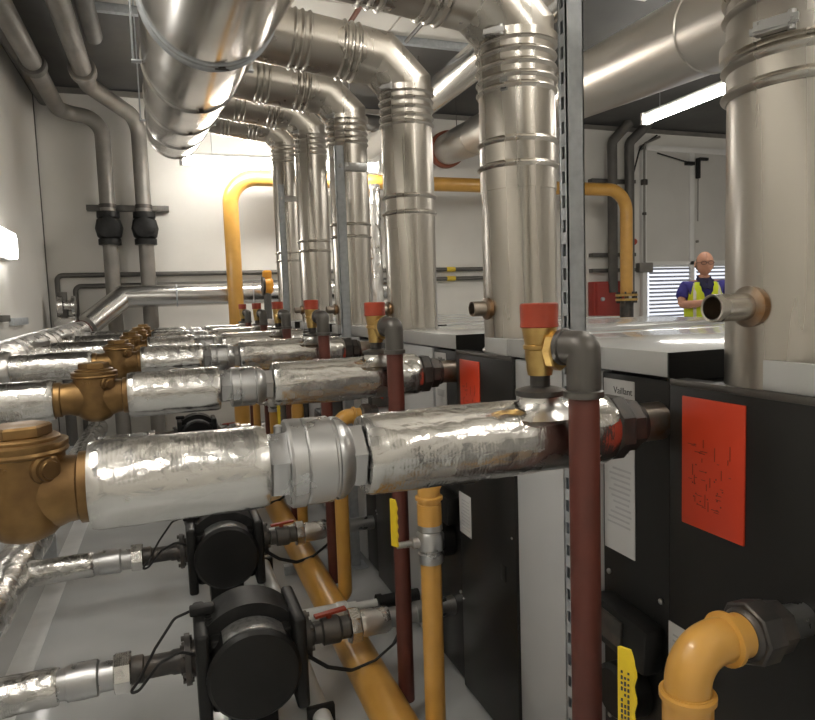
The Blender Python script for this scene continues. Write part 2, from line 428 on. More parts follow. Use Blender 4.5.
def flue(i):
    FLX, y = FXY[i]; zc = (2.08, 2.235, 2.395, 2.545, 2.70, 2.855)[i]
    t = thing('flue_pipe', FLAB[i], 'flue', (FLX, y, 1.19), 'steel flues above the boilers')
    O = (0, 0, -1.19)
    mb = MB()
    mb.lathe((0, 0, -1.19), (0, 0, 1), profile(1.195, 1.70, FR, [1.215] if i else []), 56); mb.build('lower_section', 'steel', t)
    b0 = 1.765 if i else 1.700; b1 = 1.835 if i else 1.745
    mb = MB(); mb.lathe((0, 0, -1.19), (0, 0, 1), profile(1.695, 1.90, FR+.002, [b0, b1]), 56); mb.build('joint_sleeve', 'steel', t)
    mb = MB(); top = zc-.10
    mb.lathe((0, 0, -1.19), (0, 0, 1), profile(1.898, top, FR+.001, [top-.015, top-.05, top-.085, top-.12, top-.15]), 56); mb.build('upper_section', 'steel', t)
    # mitred elbow and the run that rises to the header
    hp = header_pt(y); sl = .11
    e0 = V((0, 0, top-1.19)); e1 = V((0, 0, zc-.075-1.19)); e2 = V((-.115, 0, zc+.035-1.19)); e3 = V((-.20, 0, zc+.045-1.19))
    mb = MB(); mb.tube([e0, e1, e2, e3], FR, 56); mb.build('elbow', 'steel', t, sharp=9)
    end = V((hp.x-FLX+.216, 0, 0)); Lr = e3.x-end.x
    dirr = V((-1, 0, .12)).normalized()
    L = Lr/abs(dirr.x)
    mb = MB(); mb.lathe(e3, dirr, profile(-.01, L, FR+.001, [.03, .06, .09, L-.20, L-.17, L-.14]), 56); mb.build('horizontal_run', 'steel', t)
    # locking band with toggle
    zz = 1.772 if i == 0 else top-.005
    mb = MB(); mb.lathe((0, 0, zz-1.19), (0, 0, 1), [(-.014, FR+.006), (-.012, FR+.012), (.012, FR+.012), (.014, FR+.006)], 56)
    band = mb.build('locking_band', 'steel', t)
    a = math.radians(205) if i == 0 else math.radians(215)
    n = V((math.cos(a), math.sin(a), 0)); tg = V((-n.y, n.x, 0))
    c = n*(FR+.022) + V((0, 0, zz-1.19))
    mb = MB(); bar(mb, c-tg*.032, c+tg*.02, .007, .010); bar(mb, c-tg*.03+n*.012, c+tg*.03+n*.004, .003, .007)
    mb.lathe(c-tg*.04-n*.006, tg, [(0, .006), (.02, .006)], 10); mb.lathe(c+tg*.02-V((0, 0, .014)), (0, 0, 1), [(0, .006), (.028, .006)], 10)
    mb.build('toggle_clip', 'zinc', band)
    if i == 1:
        a = math.radians(222); n = V((math.cos(a), math.sin(a), 0)); c = n*(FR+.0015); tg = V((-n.y, n.x, 0))
        mb = MB().use('name_plate'); bar(mb, c+V((0, 0, .80))-tg*.012, c+V((0, 0, .80))+tg*.012, .0008, .022)
        mb.use('ink'); bar(mb, c+n*.001+V((0, 0, .79))-tg*.008, c+n*.001+V((0, 0, .79))+tg*.008, .0006, .007)
        mb.build('flue_sticker', None, t)
    # hollow test nozzle
    a = math.radians(180 if i else 183)
    n = V((math.cos(a), math.sin(a), 0)); s0 = n*(FR-.012) + V((0, 0, 1.345-1.19)); Ln = .098 if i == 0 else .066
    mb = MB(); mb.lathe(s0, n, [(0, .0225), (Ln, .0225), (Ln+.001, .0215), (Ln+.0, .0185), (.02, .0185)], 28)
    nz = mb.build('test_nozzle', 'rust' if i else 'steel', t)
    mb = MB(); mb.lathe(s0, n, [(.008, .034), (.020, .034), (.023, .029), (.026, .024)], 28); mb.build('weld_collar', 'rust', nz)
    return t
for i in range(6): flue(i)

# ---------------------------------------------------------------- main header duct
t = thing('header_duct', 'huge shiny round duct rising along the top left', 'duct', header_pt(2))
base = header_pt(2); HR = .232
ys = [-1.0, .55, 1.6, 2.45, 3.5, 4.5, 5.5, 6.45]
for k in range(len(ys)-1):
    a, b = header_pt(ys[k])-base, header_pt(ys[k+1])-base
    L = (b-a).length; d = (b-a).normalized()
    mb = MB(); mb.lathe(a, d, [(0, HR-.0), (.015, HR+.001), (L*.5, HR), (L-.015, HR+.001), (L, HR)], 72)
    mb.build('duct_section', 'galv_duct', t)
for k, y in enumerate(ys[1:]):
    a = header_pt(y)-base
    mb = MB(); mb.lathe(a, HD, [(-.02, HR), (-.017, HR+.006), (-.012, HR+.009), (-.007, HR+.005), (.007, HR+.005), (.012, HR+.009), (.017, HR+.006), (.02, HR)], 72)
    if y in (2.45, 1.6):
        mb.lathe(a-V((0, .075, .01)), HD, [(-.006, HR), (-.003, HR+.006), (.003, HR+.006), (.006, HR)], 72)
    o = mb.build('joint_band', 'galv' if y == 2.45 else 'galv_duct', t)
    c = a + V((.03, -.02, -HR-.012))
    mb = MB(); mb.box(c.x-.012, c.x+.012, c.y-.010, c.y+.010, c.z-.004, c.z+.008, .002); mb.tube([c+V((-.024, -.0, -.003)), c+V((.024, -.0, -.003))], .003, 8)
    mb.build('band_clip', 'iron', o)
mb = MB(); mb.lathe(header_pt(6.44)-base, HD, [(0, HR-.004), (.03, HR-.004), (.05, HR-.03)], 72); mb.build('end_cap', 'galv_duct', t)
for y in (3.35, 5.4):
    h = header_pt(y)
    tt = thing('duct_hanger', 'thin rods and bracket holding the header duct, %s' % ('nearer pair at left of the duct' if y < 4 else 'farther pair near the duct end'), 'hanger', (h.x, y, h.z))
    for s in (-1, 1):
        x = s*(HR+.035)
        MB().tube([(x, 0, -.05), (x, 0, ZC-h.z-.001)], .005, 8).build('hanger_rod', 'galv', tt)
    for s in (-1, 1): MB().box(s*(HR+.022)-.022, s*(HR+.022)+.022, -.016, .016, -.055, -.045, .002).build('hanger_lug', 'galv', tt)

# ---------------------------------------------------------------- slotted posts
def post(x, y, z1, label, arm=True):
    t = thing('slotted_post', label, 'post', (x, y, 0))
    w, dp, th = .0435, .030, .003
    mb = MB()
    mb.box(0, w, 0, th, .006, z1)                       # face to the camera
    mb.box(0, w, dp-th, dp, .006, z1)
    mb.box(w-th, w, 0, dp, .006, z1)
    mb.box(0, th, 0, dp*.30, .006, z1); mb.box(0, th, dp*.70, dp, .006, z1)
    z = .03
    while z < z1-.03:
        mb.box(0, th, dp*.29, dp*.71, z, z+.026); z += .052
    mb.build('channel', 'galv', t, sharp=20)
    MB().box(-.04, .075, -.04, .07, 0, .006, .002).build('foot_plate', 'galv', t)
    if arm:
        mb = MB(); mb.box(w, .16, .0, .03, z1-.12, z1-.08, .002)
        mb.lathe((w*.5, 0, z1-.1), (0, -1, 0), [(0, .010), (.012, .010)], 6)
        mb.build('arm_bracket', 'zinc', t)
    return t
post(.821, 1.225, 2.62, 'tall slotted galvanised post behind the nearest insulated pipe', False)
post(.826, 3.235, 2.16, 'slotted galvanised post in front of the fourth flue')
post(.826, 4.985, 2.28, 'slotted galvanised post in front of the farthest flues')

# ---------------------------------------------------------------- flow pipes, valves, unions
zrow = [1.118, 1.132, 1.155, 1.16, 1.163, 1.165]
PL = ['thick crinkled foil insulated pipe across the foreground', 'second foil insulated pipe, passing above the middle of the picture',
      'third foil insulated pipe from the front', 'fourth foil insulated pipe from the front', 'fifth foil insulated pipe, far down the row', 'farthest foil insulated pipe in the row']
for i in range(6):
    Y = i+1.05; z = zrow[i]; w = nth(i) if i < 5 else 'farthest'
    t = thing('insulated_pipe', PL[i], 'pipe', (0, Y, z), 'foil insulated flow pipes')
    crinkle('insulation_sleeve', (-.655, 0, 0), (-.312, 0, 0), .058, 'foil', t, seed=i*9+1)
    crinkle('insulation_sleeve', (-.122, 0, 0), (.132, 0, -.0), .066, 'foil', t, seed=i*9+2, amp=.0016)
    crinkle('insulation_sleeve', (.292, 0, 0), (.772, 0, 0), .069, 'foil', t, seed=i*9+3, amp=.0024)
    # tee boss in the foil under the safety valve
    mb = MB(); R = []
    for k in range(7):
        f = k/6; r = .037+.038*(1-f)**2.3
        R.append([V((.625+math.cos(a)*r*(1+.16*noise.noise(V((math.cos(a)*2.6, math.sin(a)*2.6, k*.7+i)))), -.02+math.sin(a)*r*.9, max(.030, .040+.036*f))) for a in [2*PI*q/24 for q in range(24)]])
    mb.rings(R); mb.build('foil_boss', 'foil_dull', t, sharp=50)
    mb = MB(); mb.tube([(-.33, 0, 0), (-.30, 0, 0)], .046, 28); mb.tube([(-.126, 0, 0), (-.10, 0, 0)], .046, 28)
    mb.build('pipe_end', 'oxide', t)
    mb = MB(); mb.hexa((0, 0, 0), (1, 0, 0), .776, .812, .064, n=8, phase=.39); mb.hexa((0, 0, 0), (1, 0, 0), .812, .845, .052, n=8, phase=.39)
    mb.lathe((0, 0, 0), (1, 0, 0), [(.76, .05), (.78, .05)], 24); mb.lathe((0, 0, 0), (1, 0, 0), [(.84, .044), (.856, .042)], 28)
    mb.build('union_nut', 'iron', t)
    mb = MB(); mb.lathe((0, 0, 0), (1, 0, 0), [(.85, .038), (.911, .038)], 28); mb.build('boiler_stub', 'rust', t)

    # bronze swing check valve
    t = thing('check_valve', '%s bronze check valve, %s' % (w, ['cut by the left edge of the picture', 'upright body between two foil sleeves', 'behind the second one', 'small, in the stepped line of valves', 'far down the line of valves', 'last in the line of valves'][i]), 'valve', (-.208, Y, z), 'bronze check valves')
    mb = MB()
    pr = [(-.070, .004), (-.068, .020), (-.061, .036), (-.050, .047), (-.034, .0555), (-.012, .0585), (.012, .0575), (.030, .0560), (.050, .0555), (.056, .056), (.058, .060), (.061, .0615), (.065, .060), (.068, .0615), (.074, .061), (.076, .056)]
    mb.lathe((0, 0, 0), (0, 0, 1), pr, 56)
    mb.lathe((0, 0, 0), (1, 0, 0), [(-.105, .046), (-.103, .049), (-.088, .049), (-.085, .045), (-.068, .045), (-.050, .050), (0, .053), (.045, .053), (.058, .048), (.070, .047), (.073, .052), (.086, .052), (.088, .046)], 44)
    if i < 2:
        rnd = random.Random(5+i)
        for row, (zz, m_) in enumerate(((.046, 4), (-.004, 6), (-.014, 8), (-.024, 8))):
            for q in range(m_):
                a = math.radians(-118+q*6+(0 if row else 0)); rr = .0648 if row else .0562
                c = V((math.cos(a)*rr, math.sin(a)*rr, zz)); tg = V((-math.sin(a), math.cos(a), 0))
                if row: c *= 1; c.x, c.y = math.cos(a)*math.sqrt(max(.0600**2-zz*zz*.8-.0003, 0)), math.sin(a)*math.sqrt(max(.0600**2-zz*zz*.8-.0003, 0))
                h = .0028+rnd.random()*.0012
                bar(mb, c-tg*.0018, c+tg*.0018, .0007, .0008 if rnd.random() < .5 else h, (0, 0, 1));
    mb.build('valve_body', 'bronze', t)
    mb = MB(); mb.lathe((0, 0, .0), (0, 0, 1), [(.074, .051), (.080, .051), (.083, .046)], 40); mb.hexa((0, 0, 0), (0, 0, 1), .081, .099, .041, phase=.2)
    mb.build('valve_cap', 'bronze', t)
    mb = MB(); n = V((.66, -.75, 0)).normalized()
    mb.lathe(n*.046+V((0, 0, .040)), n, [(0, .023), (.010, .021), (.012, .0165), (.018, .016), (.0185, .013), (.021, .012)], 28)
    mb.build('side_plug', 'bronze', t)

    # union coupling
    t = thing('union_coupling', '%s machined steel union coupling, between foil sleeves of %s insulated pipe' % (w, 'the foreground' if i == 0 else 'the '+w), 'coupling', (.14, Y, z), 'steel unions in the insulated pipes'); k_ = .97 if i == 0 else .82; t.scale = (1, k_, k_)
    mb = MB(); mb.hexa((0, 0, 0), (1, 0, 0), -.006, .026, .058, .05, phase=.3); mb.build('hexagon_end', 'zinc', t)
    mb = MB(); mb.hexa((0, 0, 0), (1, 0, 0), .024, .052, .0755, .05, n=12, phase=.1); mb.build('ring_nut', 'zinc', t)
    mb = MB(); mb.lathe((0, 0, 0), (1, 0, 0), [(.05, .070), (.054, .073), (.094, .073), (.097, .068), (.100, .068), (.102, .071), (.112, .070), (.124, .060), (.128, .055)], 40); mb.build('coupling_body', 'zinc', t)
    mb = MB(); mb.hexa((0, 0, 0), (1, 0, 0), .122, .150, .058, .05, phase=.3); mb.build('hexagon_end', 'zinc', t)
    if i < 3:
        mb = MB(); mb.lathe((.014, 0, .052), (0, 0, 1), [(0, .007), (.012, .007), (.014, .004)], 12); mb.build('bleed_plug', 'zinc', t)

    # safety valve on its black foot
    t = thing('safety_valve', '%s brass safety valve with bright red cap, on top of %s insulated pipe' % (w, 'the foreground' if i == 0 else 'the '+w), 'valve', (.627, i+1.03, z+.076), 'red capped safety valves')
    mb = MB(); mb.lathe((0, 0, 0), (0, 0, 1), [(0, .040), (.002, .045), (.011, .045), (.015, .033), (.017, .022)], 32); mb.build('foot_flange', 'iron', t)
    mb = MB(); mb.lathe((0, 0, 0), (0, 0, 1), [(.014, .018), (.038, .018), (.040, .020)], 24); mb.build('inlet_nipple', 'iron', t)
    zb = .038
    mb = MB(); mb.lathe((0, 0, zb), (0, 0, 1), [(0, .022), (.012, .024), (.022, .024), (.03, .026), (.058, .027), (.082, .031), (.088, .031)], 32)
    o2 = V((.010, -.014, zb+.045)); n = V((.35, -.93, 0)).normalized()
    mb.hexa(o2, n, .010, .029, .0355, .08, n=8); mb.lathe(V((0, 0, zb)), (0, 0, 1), [(.046, .027), (.048, .0295), (.054, .0295), (.056, .027)], 32); mb.build('valve_body', 'brass', t)
    mb = MB(); mb.lathe((0, 0, zb), (0, 0, 1), [(.086, .033), (.088, .0345), (.096, .0335), (.122, .0345), (.128, .034), (.130, .031)], 32); mb.build('red_cap', 'cap_red', t)

    # discharge pipe
    t = thing('discharge_pipe', '%s dark red discharge pipe running down from %s safety valve' % (w, 'the foreground' if i == 0 else 'the '+w), 'pipe', (.661, i+.945, 0), 'dark red discharge pipes')
    zt = z+.166
    mb = MB(); mb.tube([(-.016, .044, zt), (-.005, .014, zt), (0, -.0, zt), (0, 0, zt-.075)], .029, 28, fillet=.034)
    mb.lathe((0, 0, zt-.086), (0, 0, 1), [(0, .030), (.001, .034), (.012, .034), (.014, .029)], 28)
    dn = V((-.011, .030, 0)).normalized()
    mb.lathe(V((-.0115, .032, zt)), dn, [(.0, .029), (.002, .0325), (.010, .0325), (.012, .027)], 28)
    mb.build('elbow', 'iron_lt', t)
    MB().tube([(0, 0, zt-.08), (0, 0, .07)], .0262, 24).build('pipe_length', 'oxide', t)

# upper header along the left wall
def zh(y): return 1.140+.017*(y-3.2)
t = thing('upper_header_pipe', 'fat foil wrapped header pipe along the left wall', 'pipe', (-.78, 3, 1.16))
for a, b in ((.2, 1.6), (1.6, 2.65), (2.65, 3.6), (3.6, 4.6), (4.6, 5.6), (5.6, 6.75)):
    crinkle('insulation_sleeve', (0, a-3, zh(a)-1.16), (0, b-3+.012, zh(b)-1.16), .103, 'foil_dull', t, amp=.005, step=.03, seed=a, n=48)
for i in range(6):
    crinkle('tee_cover', (.07, i+1.05-3, zrow[i]-1.16), (.165, i+1.05-3, zrow[i]-1.16), .074, 'foil_dull', t, amp=.007, step=.012, seed=i)
mb = MB(); mb.tube([(0, 3.74, .04), (0, 3.82, .04)], .06, 24); mb.lathe((0, 3.78, .04), (0, 1, 0), [(0, .11), (.03, .11)], 24); mb.build('end_flange', 'oxide', t)
for y in (-1.5, 1.5): MB().box(-.02, .02, y-.02, y+.02, -1.16, -.12).build('support_leg', 'galv', t)

# ---------------------------------------------------------------- return side: pumps
t = thing('lower_header_pipe', 'foil wrapped return header pipe low along the left side of the floor', 'pipe', (-.70, 3, .27))
for a, b in ((1.0, 2.4), (2.4, 3.5), (3.5, 4.6), (4.6, 5.7), (5.7, 6.9)):
    crinkle('insulation_sleeve', (0, a-3, 0), (0, b-3+.012, 0), .088, 'foil', t, amp=.006, step=.03, seed=a+40, n=44)
for y in (-1.2, 1.0, 3.0): MB().box(-.04, .04, y-.02, y+.02, -.27, -.085).box(-.08, .08, y-.05, y+.05, -.27, -.262).build('support_foot', 'galv', t)

def pump_line(j):
    Y = j+2.12; z = .268; w = ['nearest', 'second', 'third', 'fourth', 'farthest'][j]
    t = thing('return_pipe', '%s foil and steel return pipe along the floor, left and right of the %s pump' % (w, w), 'pipe', (0, Y, z), 'return pipes through the pumps')
    crinkle('insulation_sleeve', (-.63, 0, 0), (-.375, 0, 0), .056, 'foil', t, seed=j*5+60, amp=.004)
    mb = MB(); mb.lathe((0, 0, 0), (1, 0, 0), [(-.378, .044), (-.36, .046), (-.352, .046), (-.350, .052), (-.31, .054), (-.268, .053), (-.262, .044), (-.215, .044)], 32); mb.build('union', 'zinc', t)
    mb = MB(); mb.hexa((0, 0, 0), (1, 0, 0), -.222, -.172, .062, .06, n=8); mb.build('silver_nut', 'foil', t)
    mb = MB(); mb.lathe((0, 0, 0), (1, 0, 0), [(-.175, .042), (-.14, .042), (-.135, .034), (-.06, .034), (-.05, .038), (-.022, .038)], 28)
    mb.build('valve_barrel', 'iron', t)
    # right side: isolating valve, sleeve, steel pipe
    mb = MB(); mb.lathe((0, 0, 0), (1, 0, 0), [(.396, .036), (.42, .036), (.425, .046), (.48, .046), (.49, .038), (.52, .038)], 28); mb.build('isolating_valve', 'iron_lt', t)
    mb = MB(); mb.lathe((.45, 0, .04), (0, 0, 1), [(0, .010), (.018, .010)], 12); bar(mb, (.40, -.008, .060), (.51, .006, .058+.006), .011, .0045)
    mb.build('red_lever', 'cap_red', t)
    mb = MB(); mb.hexa((0, 0, 0), (1, 0, 0), .515, .556, .060, .06, n=8); mb.build('silver_nut', 'foil', t)
    crinkle('insulation_sleeve', (.556, 0, 0), (.66, 0, 0), .046, 'foil_dull', t, seed=j+80)
    mb = MB(); mb.tube([(.66, 0, 0), (.912, 0, 0)], .034, 28); mb.lathe((0, 0, 0), (1, 0, 0), [(.76, .034), (.762, .038), (.79, .038), (.792, .034)], 28); mb.build('steel_pipe', 'zinc', t)

    t = thing('circulating_pump', '%s black circulating pump%s' % (w, [' with curved silver nameplate, at the bottom of the picture', ', under the foreground insulated pipe', ', under the second insulated pipe', ', tiny between the pipes', ', smallest between the pipes'][j]), 'pump', (.180, Y, z), 'black pumps on the floor line')
    MB().box(-.075, .075, -.09, .09, -.255, -.10, .01).build('pump_foot', 'black_plastic', t)
    mb = MB(); mb.lathe((0, .11, -.01), (0, -1, 0), [(0, .10), (.02, .128), (.10, .130), (.12, .12)], 48); mb.build('volute_shell', 'black_plastic', t)
    mb = MB(); mb.lathe((0, 0, -.0), (0, -1, 0), [(-.01, .12), (.0, .136), (.075, .136), (.080, .128), (.090, .128), (.095, .136), (.165, .136), (.170, .141), (.178, .141), (.190, .130), (.196, .09), (.196, .04)], 56); mb.build('motor_casing', 'black_plastic', t)
    MB().box(-.13, .13, -.12, .09, -.135, .10, .02).build('inner_casing', 'black_plastic', t)
    for s in (-1, 1):
        f = MB().box(s*.146-.020, s*.146+.020, -.165, .10, -.155, .142, .012, seg=3).build('side_shell', 'black_plastic', t)
        mb = MB(); mb.lathe((0, 0, 0), (s, 0, 0), [(.16, .055), (.178, .055), (.179, .078), (.196, .078), (.197, .045), (.210, .045)], 32)
        fl = mb.build('pump_flange', 'iron', t)
        for q in range(6):
            a = q*PI/3+.3; MB().hexa((0, math.cos(a)*.064, math.sin(a)*.064), (s, 0, 0), .172, .206, .009).build('flange_bolt', 'iron_lt', fl)
    # curved control housing on top and nameplate band
    def arc(r0, r1, y0, y1, a0, a1, n=18):
        R = []
        for k in range(n+1):
            a = a0+(a1-a0)*k/n; c, s_ = math.cos(a), math.sin(a)
            R.append([V((c*r1, y0, s_*r1)), V((c*r1, y1, s_*r1)), V((c*r0, y1, s_*r0)), V((c*r0, y0, s_*r0))])
        return R
    mb = MB(); mb.rings(arc(.130, .178, -.075, .07, math.radians(38), math.radians(142))); 
    hs = mb.build('control_housing', 'rubber', t, sharp=25)
    mb = MB()
    for k in range(7): mb.box(-.145, -.085, -.068+k*.020, -.058+k*.020, .080, .140, .002)
    mb.build('cooling_ribs', 'black_plastic', hs)
    mb = MB(); mb.rings(arc(.134, .141, -.166, -.085, math.radians(45), math.radians(128))); mb.build('name_plate', 'name_plate', t, sharp=25)
    MB().box(-.175, -.10, -.02, .02, .140, .168, .006).build('cable_gland', 'rubber', t)
    # cables
    if j < 3:
        mb = MB()
        pts = [(-.172, 0, .155), (-.22, -.02, .15), (-.28, -.05, .08), (-.33, -.07, .0), (-.36, -.08, -.03), (-.33, -.09, -.02), (-.27, -.09, .05), (-.21, -.09, .075), (-.165, -.08, .05)]
        mb.tube(pts, .0045, 8, fillet=.03, seg=4); mb.build('cable_loop', 'rubber', t)
        mb = MB()
        pts = [(.17, -.08, -.02), (.24, -.10, -.07), (.32, -.10, -.10), (.40, -.10, -.085), (.47, -.10, -.04), (.52, -.06, .0)]
        mb.tube(pts, .0045, 8, fillet=.03, seg=4); mb.tube([V(p)+V((0, .02, -.015)) for p in pts], .004, 8, fillet=.03, seg=4)
        mb.build('cable_loop', 'rubber', t)
for j in range(5): pump_line(j)

# ---------------------------------------------------------------- gas pipework
t = thing('gas_main', 'thick ochre yellow gas main lying along the floor', 'pipe', (.57, 3.5, .105))
mb = MB(); mb.tube([(0, -2.6, 0), (0, 3.35, 0)], .064, 36); mb.build('pipe_length', 'yellow', t)
for y in (-1.6, -.2, 1.4, 2.9): MB().box(-.09, .09, y-.02, y+.02, -.105, -.060).build('floor_cradle', 'galv', t)
for i in range(6):
    Y = i+.70; ze = (.861, .885, .895, .90, .905, .91)[i]; w = nth(i) if i < 5 else 'farthest'
    t = thing('gas_drop_pipe', '%s yellow gas drop pipe, %s' % (w, ['with rounded elbow at the bottom right corner', 'straight and thick, below the foreground insulated pipe', 'with elbow seen just above the steel union', 'thin, seen between insulated pipes', 'thin, farther back between the pipes', 'last and thinnest of the row'][i]), 'pipe', ((.672, .665, .652, .66, .665, .665)[i], Y+(.015 if i == 0 else 0), 0), 'yellow gas drops to the boilers')
    r = .0312; 
    mb = MB(); mb.tube([(0, 0, ze-.12), (0, 0, ze), (.105, 0, ze)], r+.0012, 32, fillet=.052, seg=12)
    mb.lathe((0, 0, ze-.075), (0, 0, 1), [(0, r+.002), (.002, r+.0085), (.010, r+.0085), (.013, r+.002)], 32)
    mb.lathe((.064, 0, ze), (1, 0, 0), [(0, r+.002), (.002, r+.0085), (.009, r+.0085), (.012, r+.002)], 32)
    mb.build('elbow', 'yellow', t)
    MB().tube([(0, 0, ze-.08), (0, 0, ze-.20)], r, 28).build('pipe_length', 'yellow', t)
    mb = MB(); mb.lathe((0, 0, ze), (1, 0, 0), [(.098, .034), (.102, .038), (.108, .040)], 28); mb.hexa((0, 0, ze), (1, 0, 0), .105, .142, .048, .06, n=8); mb.hexa((0, 0, ze), (1, 0, 0), .142, .174, .040, .06, n=8)
    mb.build('union_nut', 'iron', t)
    MB().tube([(.168, 0, ze), (.228, 0, ze)], .026, 24).build('boiler_stub', 'zinc', t)
    # valve below the elbow
    zv = .69
    mb = MB(); mb.lathe((0, 0, zv), (0, 0, 1), [(-.062, .036), (-.034, .037), (-.030, .032), (-.02, .040), (.02, .040), (.030, .033), (.034, .037), (.05, .036)], 32)
    mb.lathe((0, 0, zv), (-1, 0, 0), [(.03, .018), (.055, .016), (.058, .010), (.100, .009)], 16)
    vb = mb.build('gas_valve', 'zinc', t)
    mb = MB()      # wavy edged lever on the stem
    zs = [zv+.0+k*.0075 for k in range(27)] if i == 0 else [zv+.0+k*.0052 for k in range(27)]
    R = []
    for k, zz in enumerate(zs):
        wv = .0100+.0018*math.sin(k*1.25); 
        if k > 24: wv *= (27-k)/3
        R.append([V((-.104, 0, 0))+V((wv*.5, -wv*1.0, zz)), V((-.104, 0, 0))+V((-.010*.5, .010, zz)), V((-.109, .0, 0))+V((-.010*.5, .010, zz)), V((-.109, 0, 0))+V((wv*.5, -wv, zz))])
    mb.rings(R); lv = mb.build('valve_lever', 'lever_yellow', vb)
    if i == 0:
        mb = MB(); rnd = random.Random(2)
        dv = V((.447, -.894, 0)); nv = V((-.894, -.447, 0))
        for k in range(17):
            zz = zv+.03+k*.0082
            c = V((-.109, 0, zz))+nv*.0012
            for q in range(3):
                if rnd.random() < .25: continue
                a = c+dv*(-.006+q*.0048)
                bar(mb, a, a+dv*.0026, .0006, .0012+rnd.random()*.0018)
        mb.build('printed_marks', 'ink', vb)
    MB().tube([(0, 0, zv+.045), (0, 0, zv+.05+.06)], r+.004, 28).build('yellow_socket', 'yellow', t)
    MB().tube([(0, 0, zv-.055), (0, 0, .105), (-.05, 0, .105)], r-.001, 28, fillet=.032).build('pipe_length', 'yellow', t)

# tall yellow arch behind the boilers
t = thing('gas_arch_pipe', 'tall yellow gas pipe arching behind all the flues', 'pipe', (3.2, 7.3, 0))
xl, xr, zt = .695-3.2, 5.80-3.2, 2.76
mb = MB(); mb.tube([(xl, 0, 0), (xl, 0, zt), (xr, 0, zt), (xr, 0, 1.36)], .082, 32, fillet=.28, seg=14); mb.build('pipe_length', 'yellow', t)
mb = MB(); mb.lathe((xr, 0, 1.36), (0, 0, 1), [(-.0, .145), (.03, .145), (.032, .09), (.04, .085)], 32); mb.lathe((xr, 0, 1.30), (0, 0, 1), [(-.0, .145), (.03, .145)], 32); mb.build('pipe_flange', 'brass', t)
mb = MB()
for k in range(8):
    a = k*PI/4; mb.hexa((xr+math.cos(a)*.122, math.sin(a)*.122, 1.27), (0, 0, 1), 0, .15, .014)
mb.build('flange_bolts', 'iron', t)
mb = MB(); mb.lathe((xr, 0, 1.08), (0, 0, 1), [(0, .09), (.22, .09)], 24); mb.build('valve_body', 'iron', t)
mb = MB(); mb.tube([(xr, 0, 1.08), (xr, 0, 0)], .082, 28); mb.build('pipe_foot', 'yellow', t)

# orange actuator valve at the end of the row
t = thing('actuator_valve', 'small orange valve with black flange near the farthest flues', 'valve', (1.0, 7.06, 1.60))
mb = MB(); mb.lathe((0, 0, 0), (1, 0, 0), [(-.05, .10), (-.03, .10), (-.03, .06), (.0, .06)], 24); mb.build('valve_flange', 'iron', t)
mb = MB(); mb.lathe((0, 0, 0), (1, 0, 0), [(-.02, .085), (.04, .09), (.06, .07)], 24); mb.box(-.04, .05, -.05, .05, .07, .16, .015); mb.build('actuator', 'orange', t)
mb = MB(); mb.tube([(0, 0, -.06), (0, 0, -1.62)], .04, 16); mb.build('pipe_stem', 'dark_pipe', t)

# white pipes low on the floor
t = thing('waste_pipe', 'white plastic waste pipe lying on the floor beside the gas main', 'pipe', (.385, 3, .052))
mb = MB(); mb.tube([(0, -1.7, 0), (0, 3.3, 0)], .030, 20); mb.build('pipe_length', 'white_pipe', t)
for y in (-1.0, .35, 1.6): MB().box(-.045, .045, y-.012, y+.012, -.052, .034, .004).build('pipe_clip', 'black_plastic', t)
for j in range(3):
    t = thing('condensate_pipe', '%s white condensate pipe crossing over the yellow gas main' % ['nearest', 'second', 'farthest'][j], 'pipe', (.385, j+2.42, .185), 'white condensate pipes')
    mb = MB(); mb.lathe((0, 0, 0), (1, 0, 0), [(-.02, .012), (-.012, .022), (.0, .027), (.16, .027), (.165, .031), (.20, .031), (.205, .022), (.24, .022)], 24); mb.build('trap_body', 'white_pipe', t)
    mb = MB(); mb.tube([(.235, 0, 0), (.33, 0, .0)], .016, 16); mb.build('pipe_length', 'white_pipe', t)
    mb = MB(); mb.tube([(.325, 0, 0), (.502, 0, 0)], .026, 16); mb.lathe((.325, 0, 0), (1, 0, 0), [(0, .032), (.02, .032)], 16); mb.build('rubber_hose', 'rubber', t)
    mb = MB(); mb.tube([(-.015, 0, -.01), (-.015, 0, -.108)], .014, 12); mb.build('outlet_leg', 'white_pipe', t)

# ---------------------------------------------------------------- ceiling and back wall pipework
def pipe(name, pts, r, m, label, fillet=0, cat='pipe', group=None, n=24, extra=None, sharp=35):
    base = V(pts[0]); t = thing(name, label, cat, base, group)
    P = [V(p)-base for p in pts]
    MB().tube(P, r, n, fillet=fillet, seg=8).build('pipe_length', m, t, sharp=sharp)
    if extra:
        for nm, m2, f in extra:
            mb = MB(); f(mb, lambda p: V(p)-base); mb.build(nm, m2, t)
    return t
def coll(p, ax, r, L):
    return lambda mb, W: mb.lathe(W(p), ax, [(-L/2, r*.9), (-L/2+.01, r), (L/2-.01, r), (L/2, r*.9)], 24)
def many(*fs):
    def g(mb, W):
        for f in fs: f(mb, W)
    return g
def valve_at(x):
    def g(mb, W):
        for z, r in ((2.42, .115), (2.13, .115)): mb.lathe(W((x, 7.8, z)), (0, 0, 1), [(-.03, r), (.03, r)], 24)
        mb.lathe(W((x, 7.8, 2.275)), (0, 0, 1), [(-.13, .075), (-.09, .12), (0, .14), (.09, .12), (.13, .075)], 24)
        mb.lathe(W((x, 7.8, 2.275)), (0, -1, 0), [(.1, .10), (.16, .11), (.18, .06)], 24)
    return g
